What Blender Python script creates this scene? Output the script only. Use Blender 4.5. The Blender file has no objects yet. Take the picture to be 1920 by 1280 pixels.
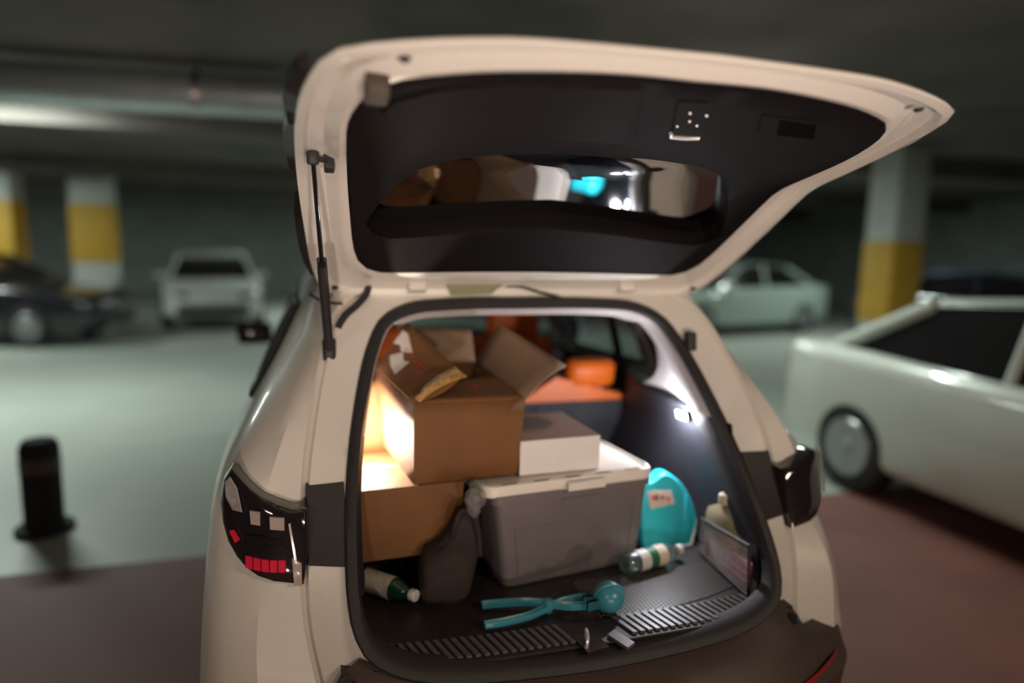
import bpy, bmesh, math, random
import numpy as np
from mathutils import Vector, Matrix
random.seed(4)
S = bpy.context.scene
COL = S.collection
R = math.radians

# ---------------------------------------------------------------- camera, world, exposure, room lamps
CAMP = Vector((-.6036, -1.5688, 1.6798))
yaw, pit, rol, FPX = .2857, -.1408, .0211, 1260.
cd = bpy.data.cameras.new('camera')
cam = bpy.data.objects.new('camera', cd)
COL.objects.link(cam)
F_ = Vector((math.sin(yaw)*math.cos(pit), math.cos(yaw)*math.cos(pit), math.sin(pit)))
R_ = Vector((math.cos(yaw), -math.sin(yaw), 0)); U_ = R_.cross(F_)
R2 = R_*math.cos(rol)+U_*math.sin(rol); U2 = -R_*math.sin(rol)+U_*math.cos(rol)
m4 = Matrix((R2, U2, -F_)).transposed().to_4x4(); m4.translation = CAMP
cam.matrix_world = m4
cd.sensor_width = 36; cd.lens = 36*FPX/1920; cd.clip_start = .05
cd.dof.use_dof = True; cd.dof.focus_distance = 1.56; cd.dof.aperture_fstop = .62
S.camera = cam
S.view_settings.view_transform = 'Standard'; S.view_settings.look = 'None'
S.view_settings.gamma = 1; S.view_settings.use_curve_mapping = False
S.view_settings.exposure = 0.0
W = bpy.data.worlds.new('world'); S.world = W; W.use_nodes = True
W.node_tree.nodes['Background'].inputs[0].default_value = (.5, .56, .52, 1)
W.node_tree.nodes['Background'].inputs[1].default_value = .08


def lamp(name, kind, loc, energy, col, size=1., size_y=None, target=None, parent=None, spot=None):
    l = bpy.data.lights.new(name, kind); l.energy = energy; l.color = col
    if kind == 'AREA':
        l.size = size
        if size_y: l.shape = 'RECTANGLE'; l.size_y = size_y
    else:
        l.shadow_soft_size = size
    if spot: l.spot_size = spot; l.spot_blend = 1.0
    o = bpy.data.objects.new(name, l); COL.objects.link(o)
    o.location = loc
    if target is not None:
        o.rotation_euler = (Vector(target)-Vector(loc)).to_track_quat('-Z', 'Y').to_euler()
    if parent: o.parent = parent; o.location = Vector(loc)-root_loc(parent)
    return o


WARM = (1., .80, .60); COOL = (.86, 1., .92)
# ceiling lamps (their battens are built with the ceiling further down)
CEIL_LAMPS = [(-2.6, -3.4, 48, WARM), (1.9, -3.6, 105, WARM), (-3.6, 5.8, 150, COOL), (2.7, 3.2, 80, COOL),
              (-6.6, 10.0, 130, COOL), (4.2, 10.0, 120, COOL), (0, 14.5, 120, COOL), (-8.0, 13.0, 160, COOL), (9.5, 8.0, 120, COOL)]
CEIL = 3.1


# ---------------------------------------------------------------- materials
def mat(name, col, rough=.5, metal=0., spec=.5, noise=0., nscale=20., bump=0., bscale=200., trans=0., emit=None, estr=0., coat=0., alpha=None, sheen=0.):
    m = bpy.data.materials.new(name); m.use_nodes = True
    nt = m.node_tree; b = nt.nodes['Principled BSDF']
    b.inputs['Base Color'].default_value = (*col, 1)
    b.inputs['Roughness'].default_value = rough
    b.inputs['Metallic'].default_value = metal
    b.inputs['Specular IOR Level'].default_value = spec
    b.inputs['Coat Weight'].default_value = coat
    b.inputs['Coat Roughness'].default_value = .05
    b.inputs['Transmission Weight'].default_value = trans
    if sheen: b.inputs['Sheen Weight'].default_value = sheen
    if emit: b.inputs['Emission Color'].default_value = (*emit, 1); b.inputs['Emission Strength'].default_value = estr
    tc = nt.nodes.new('ShaderNodeTexCoord')
    if noise:
        n = nt.nodes.new('ShaderNodeTexNoise'); n.inputs['Scale'].default_value = nscale; n.inputs['Detail'].default_value = 5
        nt.links.new(tc.outputs['Object'], n.inputs['Vector'])
        r = nt.nodes.new('ShaderNodeValToRGB')
        r.color_ramp.elements[0].position = .3; r.color_ramp.elements[1].position = .7
        r.color_ramp.elements[0].color = (*[max(0, c*(1-noise)) for c in col], 1)
        r.color_ramp.elements[1].color = (*[min(1, c*(1+noise)) for c in col], 1)
        nt.links.new(n.outputs['Fac'], r.inputs[0]); nt.links.new(r.outputs[0], b.inputs['Base Color'])
    if bump:
        n2 = nt.nodes.new('ShaderNodeTexNoise'); n2.inputs['Scale'].default_value = bscale
        nt.links.new(tc.outputs['Object'], n2.inputs['Vector'])
        bp = nt.nodes.new('ShaderNodeBump'); bp.inputs['Strength'].default_value = bump; bp.inputs['Distance'].default_value = .004
        nt.links.new(n2.outputs['Fac'], bp.inputs['Height']); nt.links.new(bp.outputs[0], b.inputs['Normal'])
    return m


def film(name, tint, gloss=.12, rough=.03, opac=0., body=(.5, .5, .5)):
    """clear or tinted thin pane: transparent + a little gloss + optional diffuse haze"""
    m = bpy.data.materials.new(name); m.use_nodes = True
    nt = m.node_tree; nt.nodes.clear()
    out = nt.nodes.new('ShaderNodeOutputMaterial')
    tr = nt.nodes.new('ShaderNodeBsdfTransparent'); tr.inputs[0].default_value = (*tint, 1)
    gl = nt.nodes.new('ShaderNodeBsdfGlossy'); gl.inputs['Roughness'].default_value = rough
    lw = nt.nodes.new('ShaderNodeLayerWeight'); lw.inputs[0].default_value = .35
    mp = nt.nodes.new('ShaderNodeMath'); mp.operation = 'MULTIPLY_ADD'
    mp.inputs[1].default_value = .32; mp.inputs[2].default_value = gloss*.4; mp.use_clamp = True
    nt.links.new(lw.outputs['Fresnel'], mp.inputs[0])
    mx = nt.nodes.new('ShaderNodeMixShader'); nt.links.new(mp.outputs[0], mx.inputs[0])
    src = tr
    if opac:
        df = nt.nodes.new('ShaderNodeBsdfDiffuse'); df.inputs[0].default_value = (*body, 1)
        m2 = nt.nodes.new('ShaderNodeMixShader'); m2.inputs[0].default_value = opac
        nt.links.new(tr.outputs[0], m2.inputs[1]); nt.links.new(df.outputs[0], m2.inputs[2]); src = m2
    nt.links.new(src.outputs[0], mx.inputs[1]); nt.links.new(gl.outputs[0], mx.inputs[2])
    nt.links.new(mx.outputs[0], out.inputs[0])
    return m


M = dict(
    paint=mat('pearl_white_paint', (.66, .63, .58), .32, coat=.7, noise=.015, nscale=60),
    rubber=mat('seal_rubber', (.016, .014, .016), .6, bump=.2, bscale=300),
    plastic=mat('dark_plastic', (.020, .016, .015), .5, bump=.3, bscale=500),
    bumper=mat('bumper_plastic', (.055, .038, .031), .48, bump=.25, bscale=600),
    liner=mat('cargo_liner', (.012, .0125, .018), .55, noise=.12, nscale=40, bump=.3, bscale=400),
    mat_=mat('cargo_mat', (.022, .016, .016), .42, noise=.15, nscale=30),
    trim=mat('tailgate_trim', (.007, .0055, .006), .62, spec=.06, noise=.1, nscale=50, bump=.25, bscale=500),
    gloss=mat('gloss_black', (.010, .009, .010), .12, coat=.5),
    greytrim=mat('pale_grey_trim', (.40, .37, .38), .6, noise=.04, nscale=80, bump=.15, bscale=500),
    greytrim2=mat('tan_grey_trim', (.22, .19, .17), .7, noise=.05, nscale=80),
    orange=mat('orange_leather', (.74, .145, .012), .45, noise=.06, nscale=40, bump=.25, bscale=250),
    dark=mat('cabin_dark', (.012, .012, .015), .7, noise=.1, nscale=30),
    chrome=mat('chrome', (.8, .8, .82), .28, .6),
    steel=mat('steel', (.45, .43, .42), .35, 1., noise=.1, nscale=50),
    card=mat('cardboard', (.162, .066, .018), .75, noise=.10, nscale=9, bump=.15, bscale=120),
    cardin=mat('cardboard_inside', (.17, .105, .062), .8, noise=.08, nscale=9, bump=.15, bscale=120),
    binb=mat('bin_grey', (.155, .135, .14), .45, noise=.05, nscale=12),
    binl=mat('bin_lid', (.74, .69, .63), .4, noise=.03, nscale=20),
    white=mat('white_card', (.72, .69, .68), .55, noise=.02, nscale=30),
    sticker=mat('sticker', (.62, .57, .52), .5, noise=.08, nscale=60),
    redink=mat('red_ink', (.40, .035, .03), .6, noise=.15, nscale=80),
    darkink=mat('dark_ink', (.03, .025, .02), .6, noise=.15, nscale=80),
    cyan=mat('turquoise_plastic', (.03, .60, .72), .3, noise=.05, nscale=14),
    teal=mat('teal_plastic', (.05, .26, .34), .28, noise=.06, nscale=30),
    bag=mat('brown_bag', (.022, .014, .012), .8, noise=.25, nscale=25, bump=.5, bscale=60),
    black=mat('black_fabric', (.011, .010, .012), .9, noise=.2, nscale=60, bump=.4, bscale=200),
    green=mat('green_label', (.01, .12, .05), .5, noise=.1, nscale=60),
    label=mat('bottle_label', (.60, .52, .42), .55, noise=.18, nscale=90),
    cap=mat('bottle_cap', (.60, .58, .55), .45, noise=.04, nscale=60),
    redlamp=mat('red_lens', (.35, .01, .02), .15, emit=(1, .05, .08), estr=.0, coat=.5),
    darklens=mat('smoked_lens', (.014, .011, .013), .08, coat=.8),
    glintlens=mat('lens_glint', (.32, .30, .30), .15, coat=.5, noise=.2, nscale=60),  # reflected light on the tail lamps, painted as grey
    ledw=mat('lamp_led', (1, 1, 1), .4, emit=(.9, .95, 1), estr=40.),
    tube=mat('lamp_tube', (1, 1, 1), .4, emit=(.93, 1, .95), estr=5.),
    tubew=mat('warm_tube', (1, 1, 1), .4, emit=(1, .9, .78), estr=5.),
    greysq=mat('reverse_lens', (.36, .30, .27), .2, coat=.5),
    pink=mat('pink_packet', (.55, .20, .36), .5, noise=.3, nscale=70),
    net=mat('net_cord', (.012, .011, .012), .8, noise=.1, nscale=50),
    concrete=mat('column_white', (.62, .64, .60), .7, noise=.06, nscale=4),
    yellow=mat('column_yellow', (.72, .42, .05), .6, noise=.1, nscale=6),
    wallm=mat('garage_wall', (.30, .33, .31), .8, noise=.15, nscale=1.5),
    ceilm=mat('garage_ceiling', (.12, .105, .095), .9, noise=.25, nscale=1.2),
    duct=mat('duct_steel', (.42, .47, .48), .4, .6, noise=.1, nscale=5),
    wheel=mat('tyre', (.015, .015, .015), .8, noise=.1, nscale=40),
    rim=mat('wheel_alloy', (.35, .35, .36), .35, .8, noise=.05, nscale=30),
    bluegrey=mat('mirror_shell', (.02, .035, .05), .3, noise=.1, nscale=30),
    amber=mat('clear_tape', (.42, .25, .09), .15, coat=.8, noise=.3, nscale=60),
)
M['ribm'] = mat('sill_rib_plastic', (.10, .09, .095), .4, noise=.05, nscale=50)
M['redon'] = mat('red_led', (.42, .008, .025), .6, spec=.15, emit=(1, .03, .07), estr=.10)
M['glass'] = film('tinted_glass', (.30, .33, .34), .25)
M['rearglass'] = film('rear_glass', (.06, .07, .075), .42)
M['pet'] = film('clear_bottle', (.72, .86, .82), .35, opac=.12, body=(.35, .48, .44))
M['petgreen'] = film('green_bottle', (.18, .48, .36), .35, opac=.15, body=(.03, .25, .16))
M['jug'] = film('jug_plastic', (.80, .74, .55), .3, .15, opac=.45, body=(.62, .52, .33))
M['cling'] = film('clear_wrap', (.8, .8, .8), .5, .12, opac=.25, body=(.5, .5, .5))


def floor_mat():
    m = bpy.data.materials.new('epoxy_floor'); m.use_nodes = True
    nt = m.node_tree; b = nt.nodes['Principled BSDF']
    tc = nt.nodes.new('ShaderNodeTexCoord'); n = nt.nodes.new('ShaderNodeTexNoise')
    n.inputs['Scale'].default_value = .9; n.inputs['Detail'].default_value = 6
    nt.links.new(tc.outputs['Object'], n.inputs['Vector'])
    r = nt.nodes.new('ShaderNodeValToRGB')
    r.color_ramp.elements[0].color = (.27, .29, .26, 1); r.color_ramp.elements[1].color = (.40, .42, .37, 1)
    nt.links.new(n.outputs['Fac'], r.inputs[0]); nt.links.new(r.outputs[0], b.inputs['Base Color'])
    b.inputs['Roughness'].default_value = .42
    return m


M['floor'] = floor_mat()
M['bay'] = mat('parking_bay_paint', (.15, .052, .042), .7, noise=.2, nscale=1.5)


# ---------------------------------------------------------------- mesh helpers
def root_loc(o):
    v = Vector((0, 0, 0))
    while o is not None:
        v += o.location; o = o.parent
    return v


def mesh(name, vs, fs, m, parent=None, smooth=True, loc=None, kind=None, angle=38):
    """one mesh object; vs are world metres"""
    me = bpy.data.meshes.new(name)
    L = root_loc(parent) if parent else Vector(loc or (0, 0, 0))
    me.from_pydata([tuple(Vector(v)-L) for v in vs], [], [tuple(f) for f in fs])
    bm = bmesh.new(); bm.from_mesh(me)
    bmesh.ops.remove_doubles(bm, verts=bm.verts, dist=1e-5)
    bmesh.ops.recalc_face_normals(bm, faces=bm.faces)
    bm.to_mesh(me); bm.free()
    for p in me.polygons: p.use_smooth = smooth
    if smooth: me.set_sharp_from_angle(angle=R(angle))
    me.materials.append(m)
    o = bpy.data.objects.new(name, me); COL.objects.link(o)
    if parent: o.parent = parent
    else: o.location = L
    if kind: o['kind'] = kind
    return o


def tag(o, label=None, cat=None, group=None, kind=None):
    if label: o['label'] = label
    if cat: o['category'] = cat
    if group: o['group'] = group
    if kind: o['kind'] = kind
    return o


def empty(name, loc, label, cat, group=None):
    o = bpy.data.objects.new(name, None); COL.objects.link(o); o.location = loc
    o.empty_display_size = .1
    return tag(o, label, cat, group)


class MB:
    """collects shapes for ONE mesh"""
    def __init__(s): s.v = []; s.f = []
    def add(s, v, f):
        n = len(s.v); s.v += [tuple(x) for x in v]; s.f += [tuple(i+n for i in q) for q in f]; return s
    def hexa(s, c):   # 8 corners: bottom 4 ccw, top 4 ccw
        return s.add(c, [(3, 2, 1, 0), (4, 5, 6, 7), (0, 1, 5, 4), (1, 2, 6, 5), (2, 3, 7, 6), (3, 0, 4, 7)])
    def box(s, a, b):
        (x0, y0, z0), (x1, y1, z1) = a, b
        return s.hexa([(x0, y0, z0), (x1, y0, z0), (x1, y1, z0), (x0, y1, z0), (x0, y0, z1), (x1, y0, z1), (x1, y1, z1), (x0, y1, z1)])
    def obox(s, c, ax, ay, az):
        """box centred at c with half-axis vectors"""
        c = Vector(c); ax = Vector(ax); ay = Vector(ay); az = Vector(az)
        return s.hexa([c-ax-ay-az, c+ax-ay-az, c+ax+ay-az, c-ax+ay-az, c-ax-ay+az, c+ax-ay+az, c+ax+ay+az, c-ax+ay+az])
    def rbox(s, c, ax, ay, az, r=.01, n=3):
        """rounded box (plan corners rounded), half-axis vectors, top and bottom edges chamfered by r*.5"""
        c = Vector(c); ax = Vector(ax); ay = Vector(ay); az = Vector(az)
        X, Y, Z = ax.normalized(), ay.normalized(), az.normalized()
        a, b, h = ax.length, ay.length, az.length
        r = min(r, a*.99, b*.99); e = min(r*.5, h*.9)
        def ring(ins, z):
            out = []
            for (sx, sy, a0) in ((1, 1, 0), (-1, 1, 90), (-1, -1, 180), (1, -1, 270)):
                for k in range(n+1):
                    t = R(a0+90*k/n)
                    out.append(c+X*(sx*(a-r)+(r-ins)*math.cos(t))+Y*(sy*(b-r)+(r-ins)*math.sin(t))+Z*z)
            return out
        return s.loft([ring(e, -h), ring(e*.3, -h+e*.3), ring(0, -h+e), ring(0, h-e), ring(e*.3, h-e*.3), ring(e, h)], closed=True, caps=True)
    def loft(s, rings, closed=True, caps=False):
        n = len(rings[0]); v = [p for r in rings for p in r]; f = []
        for i in range(len(rings)-1):
            for j in range(n if closed else n-1):
                k = (j+1) % n
                f.append((i*n+j, i*n+k, (i+1)*n+k, (i+1)*n+j))
        if caps:
            f.append(tuple(range(n))[::-1]); f.append(tuple((len(rings)-1)*n+j for j in range(n)))
        return s.add(v, f)
    def tube(s, path, rad, n=8, caps=True):
        P = [Vector(p) for p in path]
        rr = rad if isinstance(rad, (list, tuple)) else [rad]*len(P)
        rings = []; up = None
        for i, p in enumerate(P):
            d = (P[min(i+1, len(P)-1)]-P[max(i-1, 0)]).normalized()
            if up is None:
                up = Vector((0, 0, 1)) if abs(d.z) < .9 else Vector((1, 0, 0))
            a = d.cross(up).normalized(); b = a.cross(d).normalized(); up = b
            rings.append([p+(a*math.cos(2*math.pi*k/n)+b*math.sin(2*math.pi*k/n))*rr[i] for k in range(n)])
        return s.loft(rings, True, caps)
    def lathe(s, o, axis, prof, n=20, caps=True):
        """prof: (distance along axis, radius)"""
        o = Vector(o); d = Vector(axis).normalized()
        t = Vector((0, 0, 1)) if abs(d.z) < .9 else Vector((1, 0, 0))
        a = d.cross(t).normalized(); b = d.cross(a)
        return s.loft([[o+d*h+(a*math.cos(2*math.pi*k/n)+b*math.sin(2*math.pi*k/n))*r for k in range(n)] for h, r in prof], True, caps)
    def sheet(s, pts, th, nrm=None):
        """thick polygon: pts extruded by th along its normal"""
        P = [Vector(p) for p in pts]; n = len(P)
        if nrm is None:
            nrm = Vector((0, 0, 0))
            for i in range(n):
                a, b = P[i], P[(i+1) % n]
                nrm += a.cross(b)
        nrm = Vector(nrm).normalized()
        Q = [p+nrm*th for p in P]
        return s.add(P+Q, [tuple(range(n))[::-1], tuple(range(n, 2*n))]+[(i, (i+1) % n, n+(i+1) % n, n+i) for i in range(n)])
    def build(s, name, m, parent=None, **k): return mesh(name, s.v, s.f, m, parent, **k)


def cr(P, sub, closed=False):
    """Catmull-Rom resample of key points (any dimension)"""
    P = [np.array(p, float) for p in P]; n = len(P); out = []
    segs = n if closed else n-1
    for i in range(segs):
        if closed: a, b, c, d = P[(i-1) % n], P[i], P[(i+1) % n], P[(i+2) % n]
        else: a, b, c, d = P[max(i-1, 0)], P[i], P[i+1], P[min(i+2, n-1)]
        for k in range(sub):
            t = k/sub
            out.append(.5*((2*b)+(-a+c)*t+(2*a-5*b+4*c-d)*t*t+(-a+3*b-3*c+d)*t**3))
    if not closed: out.append(P[-1])
    return out


def arcsample(P, n):
    """n points evenly spaced along a polyline"""
    P = np.array(P, float); d = np.r_[0, np.cumsum(np.linalg.norm(np.diff(P, axis=0), axis=1))]
    t = np.linspace(0, d[-1], n)
    return [np.array([np.interp(x, d, P[:, k]) for k in range(P.shape[1])]) for x in t]


XC = .035


def mx(h, s): return XC+s*h


def rakeY(z): return .79*(z-.93)


# ================================================================ GARAGE
def struct(o): o['kind'] = 'structure'; return o


g = MB().box((-14, -8, -.1), (16, 22, 0)).build('floor', M['floor'], smooth=False); struct(g)
g = MB().box((-14, -8, CEIL), (16, 22, CEIL+.2)).build('ceiling', M['ceilm'], smooth=False); struct(g)
for nm, a, b in (('wall_back', (-14, 22, 0), (16, 22.2, CEIL)), ('wall_left', (-14.2, -8, 0), (-14, 22, CEIL)),
                 ('wall_right', (16, -8, 0), (16.2, 22, CEIL)), ('wall_front', (-14, -8.2, 0), (16, -8, CEIL))):
    struct(MB().box(a, b).build(nm, M['wallm'], smooth=False))
for nm, y0, y1 in (('trim_1', 6.3, 6.7), ('trim_2', 12.4, 12.9), ('trim_3', 18.4, 18.9)):
    struct(MB().box((-14, y0, CEIL-.32), (16, y1, CEIL)).build(nm, M['ceilm'], smooth=False))


def column(x, y, w, label, zb=1.30):
    c = empty('column', (x, y, 0), label, 'column')
    c['kind'] = 'structure'
    MB().rbox((x, y, CEIL/2), (w/2, 0, 0), (0, w/2, 0), (0, 0, CEIL/2), .03).build('shaft', M['concrete'], c)
    MB().rbox((x, y, zb), (w/2+.012, 0, 0), (0, w/2+.012, 0), (0, 0, .55), .03).build('yellow_band', M['yellow'], c)
    MB().rbox((x, y, .05), (w/2+.03, 0, 0), (0, w/2+.03, 0), (0, 0, .05), .03).build('plinth', M['concrete'], c)
    return c


column(6.95, 5.85, .5, 'white square column with a yellow band, right of the open hatch')
column(-4.7, 13.4, .65, 'white column with yellow band between dark car and white car', 1.75)
column(-6.1, 12.9, .65, 'white column with yellow band at left edge behind the dark car', 1.75)
bay = MB().box((-14, -8, .0), (16, 2.15, .004)).build('floor_bay_paint', M['bay'], smooth=False); struct(bay)


def batten(x, y, e, c, i):
    t = empty('ceiling_lamp', (x, y, CEIL-.09), ['warm strip lamp on the ceiling, behind the camera on the left', 'warm strip lamp on the ceiling, behind the camera on the right', 'cool strip lamp on the ceiling, nearest on the left aisle',
              'cool strip lamp on the ceiling, nearest on the right aisle', 'cool strip lamp on the ceiling above the far left bays', 'cool strip lamp on the ceiling above the far right bays',
              'cool strip lamp at the far end straight ahead', 'cool strip lamp at the far left corner', 'cool strip lamp at the far right side'][i], 'ceiling lamp')
    MB().rbox((x, y, CEIL-.03), (.62, 0, 0), (0, .07, 0), (0, 0, .03), .02).build('housing', M['cap'], t)
    MB().tube([(x-.6, y, CEIL-.075), (x+.6, y, CEIL-.075)], .016).build('tube', M['tubew'] if c is WARM else M['tube'], t)
    lamp('lamp_light', 'AREA', (x, y, CEIL-.11), e, c, 1.2, .12, (x, y, 0), t)


for i, (x, y, e, c) in enumerate(CEIL_LAMPS): batten(x, y, e, c, i)
dt = empty('air_duct', (-3.5, 5, CEIL-.2), 'round pale steel air duct under the ceiling at upper left', 'duct')
MB().tube([(-9, 5.4, CEIL-.24), (-.8, 4.6, CEIL-.24)], .17, 16).build('pipe', M['duct'], dt)
for k in range(4):
    x = -7.5+k*2; y = 5.4-.8*(x+9)/8.2
    MB().tube([(x-.03, y, CEIL-.24), (x+.03, y, CEIL-.24)], .18, 16).build('flange', M['steel'], dt)
    MB().tube([(x, y, CEIL-.1), (x, y, CEIL)], .01, 6).build('hanger', M['steel'], dt)
po = empty('bollard', (-2.13, 2.72, 0), 'short dark bollard standing on the brown bay floor at lower left', 'bollard')
MB().lathe((-2.13, 2.72, 0), (0, 0, 1), [(0, .15), (.03, .15), (.04, .1), (.5, .1), (.54, .08), (.55, .0)], 16).build('post', M['black'], po)
MB().lathe((-2.13, 2.72, .36), (0, 0, 1), [(0, .1), (0, .103), (.08, .103), (.08, .1)], 16).build('band', M['bumper'], po)


# ---------------------------------------------------------------- parked cars (one built, the rest copied)
def sec(y, zb, zt, hw, r=.10):
    pts = []
    for cx, cz, a0 in ((hw-r, zt-r, 0), (-hw+r, zt-r, 90), (-hw+r, zb+r, 180), (hw-r, zb+r, 270)):
        for k in range(4):
            t = R(a0+30*k); pts.append((cx+r*math.cos(t), y, cz+r*math.sin(t)))
    return pts


def make_parked(label):
    c = empty('car', (0, 0, 0), label, 'car', None)
    MB().loft([sec(y, zb, zt, hw) for y, zb, zt, hw in ((-2.22, .38, .62, .62), (-2.15, .3, .72, .76), (-1.9, .24, .80, .84), (-1.2, .22, .90, .89), (-.6, .2, .95, .9), (.9, .2, .98, .9),
              (1.6, .22, 1.0, .89), (2.1, .28, .99, .82), (2.22, .36, .9, .74))], True, True).build('body', M['paint'], c)
    def cab(y, zt, hb, ht): return [(-hb, y, .92), (hb, y, .92), (ht, y, zt), (-ht, y, zt)]
    MB().loft([cab(-.95, .96, .76, .74), cab(-.2, 1.36, .78, .6), cab(.3, 1.42, .79, .61), cab(1.0, 1.36, .78, .6), cab(1.75, 1.0, .74, .70)], True, True).build('window', M['gloss'], c)
    MB().loft([[(s*h, y, z) for s, h, z in ((-1, .63, zz-.015), (1, .63, zz-.015), (1, .5, zz+.035), (-1, .5, zz+.035))] for y, zz in ((-.25, 1.35), (.3, 1.415), (1.05, 1.36))], True, True).build('roof', M['paint'], c)
    for s in (-1, 1):
        MB().tube([(s*.77, -.98, .93), (s*.61, -.22, 1.36)], .03).build('pillar', M['paint'], c)
        MB().tube([(s*.79, .35, .93), (s*.62, .35, 1.4)], .03).build('pillar', M['paint'], c)
        MB().tube([(s*.75, 1.75, .97), (s*.61, 1.02, 1.36)], .05).build('pillar', M['paint'], c)
        MB().rbox((s*.60, -2.12, .66), (.17, s*.06, 0), (-s*.02, .06, 0), (0, 0, .055), .03).build('headlight', M['darklens'], c)
        MB().rbox((s*.62, 2.16, .80), (.16, -s*.05, 0), (s*.02, .06, 0), (0, 0, .07), .03).build('tail_light', M['redlamp'], c)
        MB().rbox((s*.93, -.72, .98), (.09, 0, 0), (0, .05, 0), (0, 0, .06), .03).build('wing_mirror', M['paint'], c)
        for y in (-1.35, 1.35):
            w = MB().lathe((s*.70, y, .32), (s, 0, 0), [(0, .2), (0, .30), (.03, .32), (.18, .32), (.205, .29), (.205, .0)], 20).build('wheel', M['wheel'], c)
            MB().lathe((s*.906, y, .32), (s, 0, 0), [(0, .21), (.012, .20), (.004, .06), (.014, .05), (.014, 0)], 16).build('wheel_rim', M['rim'], w)
    MB().rbox((0, -2.2, .42), (.6, 0, 0), (0, .05, 0), (0, 0, .09), .03).build('grille', M['plastic'], c)
    MB().box((-.22, 2.2, .6), (.22, 2.235, .71)).build('number_plate', M['cap'], c)
    return c


def copy_tree(o, parent=None):
    c = o.copy(); COL.objects.link(c); c.parent = parent
    for ch in list(o.children): copy_tree(ch, c)
    return c


def repaint(o, m):
    for ch in o.children:
        if ch.name.split('.')[0] in ('body', 'roof', 'pillar', 'wing_mirror'):
            ch.material_slots[0].link = 'OBJECT'; ch.material_slots[0].material = m


PAINTS = dict(dark=mat('dark_car_paint', (.02, .018, .022), .25, coat=.7), white=mat('white_car_paint', (.62, .64, .62), .3, coat=.7),
              sage=mat('sage_car_paint', (.30, .36, .32), .3, coat=.7), ink=mat('ink_car_paint', (.018, .022, .035), .25, coat=.7), cream=mat('cream_car_paint', (.56, .57, .52), .3, coat=.7))
proto = make_parked('white saloon parked close by in the bay on the right')
for i, (x, y, rz, p, lab) in enumerate((
        (3.90, .85, 0, 'cream', 'pale cream saloon parked close by in the bay on the right'),
        (-5.9, 11.2, 78, 'dark', 'dark saloon parked far away at left, before the yellow banded columns'),
        (-2.7, 13.9, 8, 'white', 'white car parked far away, just left of the raised tailgate'),
        (7.7, 10.8, -80, 'sage', 'pale green car parked far away behind the right rear pillar'),
        (10.6, 7.0, 35, 'ink', 'blue black car parked beyond the yellow banded column on the right'))):
    o = proto if i == 0 else copy_tree(proto)
    o.location = (x, y, 0); o.rotation_euler.z = R(rz); tag(o, lab, 'car', 'parked cars')
    repaint(o, PAINTS[p])

o = copy_tree(proto); o.location = (-.5, -6.0, 0); o.rotation_euler.z = R(180); tag(o, 'added unseen white car facing the open boot, there for its headlights', 'car', 'parked cars'); repaint(o, PAINTS['white'])  # added car behind the camera, carries the fill light for the tailgate
for x in (-1.1, .1):
    lamp('added_headlight_fill', 'SPOT', (x, -3.78, .70), 315, (1., .81, .68), .08, target=(x*.4, -.5, 2.5), spot=R(66))  # added spots, tilted up to brighten the underside of the tailgate rim


# ================================================================ THE OPEN CAR (one thing; every piece of it is a part)
CAR = empty('suv', (XC, 1.7, 0), 'pearl white compact suv with raised tailgate and loaded boot', 'car')

# ---- painted body: rings of key points (half width, Y, z), from roof centre down to the sill, boot opening to nose
R0 = [(0, .457, 1.512), (.27, .455, 1.508), (.41, .437, 1.485), (.462, .405, 1.445), (.515, .318, 1.335), (.558, .163, 1.14), (.572, .077, 1.03), (.575, -.025, .90), (.565, -.10, .80), (.520, -.125, .70)]
R1 = [(0, .50, 1.548), (.30, .50, 1.548), (.49, .475, 1.525), (.575, .40, 1.47), (.615, .29, 1.35), (.65, .16, 1.18), (.665, .09, 1.05), (.668, .01, .90), (.66, -.05, .78), (.625, -.11, .63)]
R2k = [(0, .56, 1.60), (.32, .56, 1.60), (.53, .53, 1.575), (.61, .44, 1.49), (.66, .33, 1.36), (.725, .165, 1.19), (.765, .095, 1.06), (.768, .040, .92), (.782, -.065, .78), (.775, -.11, .58)]
R3 = [(0, .75, 1.625), (.34, .75, 1.62), (.55, .72, 1.595), (.635, .62, 1.50), (.70, .50, 1.36), (.80, .31, 1.19), (.865, .20, 1.06), (.885, .16, .92), (.895, .09, .78), (.90, .03, .60)]
R4 = [(0, 1.0, 1.645), (.35, 1.0, 1.64), (.56, .98, 1.605), (.65, .88, 1.51), (.745, .78, 1.33), (.835, .70, 1.16), (.89, .66, 1.06), (.912, .66, .92), (.92, .66, .78), (.925, .66, .56)]
R5 = [(0, 1.25, 1.655), (.35, 1.25, 1.65), (.57, 1.22, 1.61), (.66, 1.18, 1.51), (.76, 1.18, 1.33), (.84, 1.15, 1.12), (.895, 1.12, 1.04), (.91, 1.12, .92), (.915, 1.12, .78), (.915, 1.12, .45)]
R6 = [(0, 2.0, 1.66), (.35, 2.0, 1.655), (.575, 2.0, 1.615), (.67, 2.0, 1.51), (.755, 2.0, 1.33), (.825, 2.0, 1.08), (.87, 2.0, 1.02), (.885, 2.0, .90), (.885, 2.0, .70), (.87, 2.0, .34)]
R6b = [(h, y+.08, z) for h, y, z in R6]
R7 = [(0, 2.65, 1.62), (.35, 2.65, 1.61), (.56, 2.7, 1.56), (.65, 2.75, 1.46), (.745, 2.85, 1.28), (.82, 2.95, 1.07), (.865, 2.95, 1.0), (.88, 2.95, .88), (.885, 2.95, .70), (.87, 2.95, .34)]
R8 = [(0, 3.45, 1.08), (.35, 3.43, 1.075), (.60, 3.36, 1.06), (.70, 3.32, 1.06), (.775, 3.30, 1.05), (.82, 3.30, 1.02), (.86, 3.30, .97), (.88, 3.30, .85), (.89, 3.30, .70), (.895, 3.30, .34)]
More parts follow.
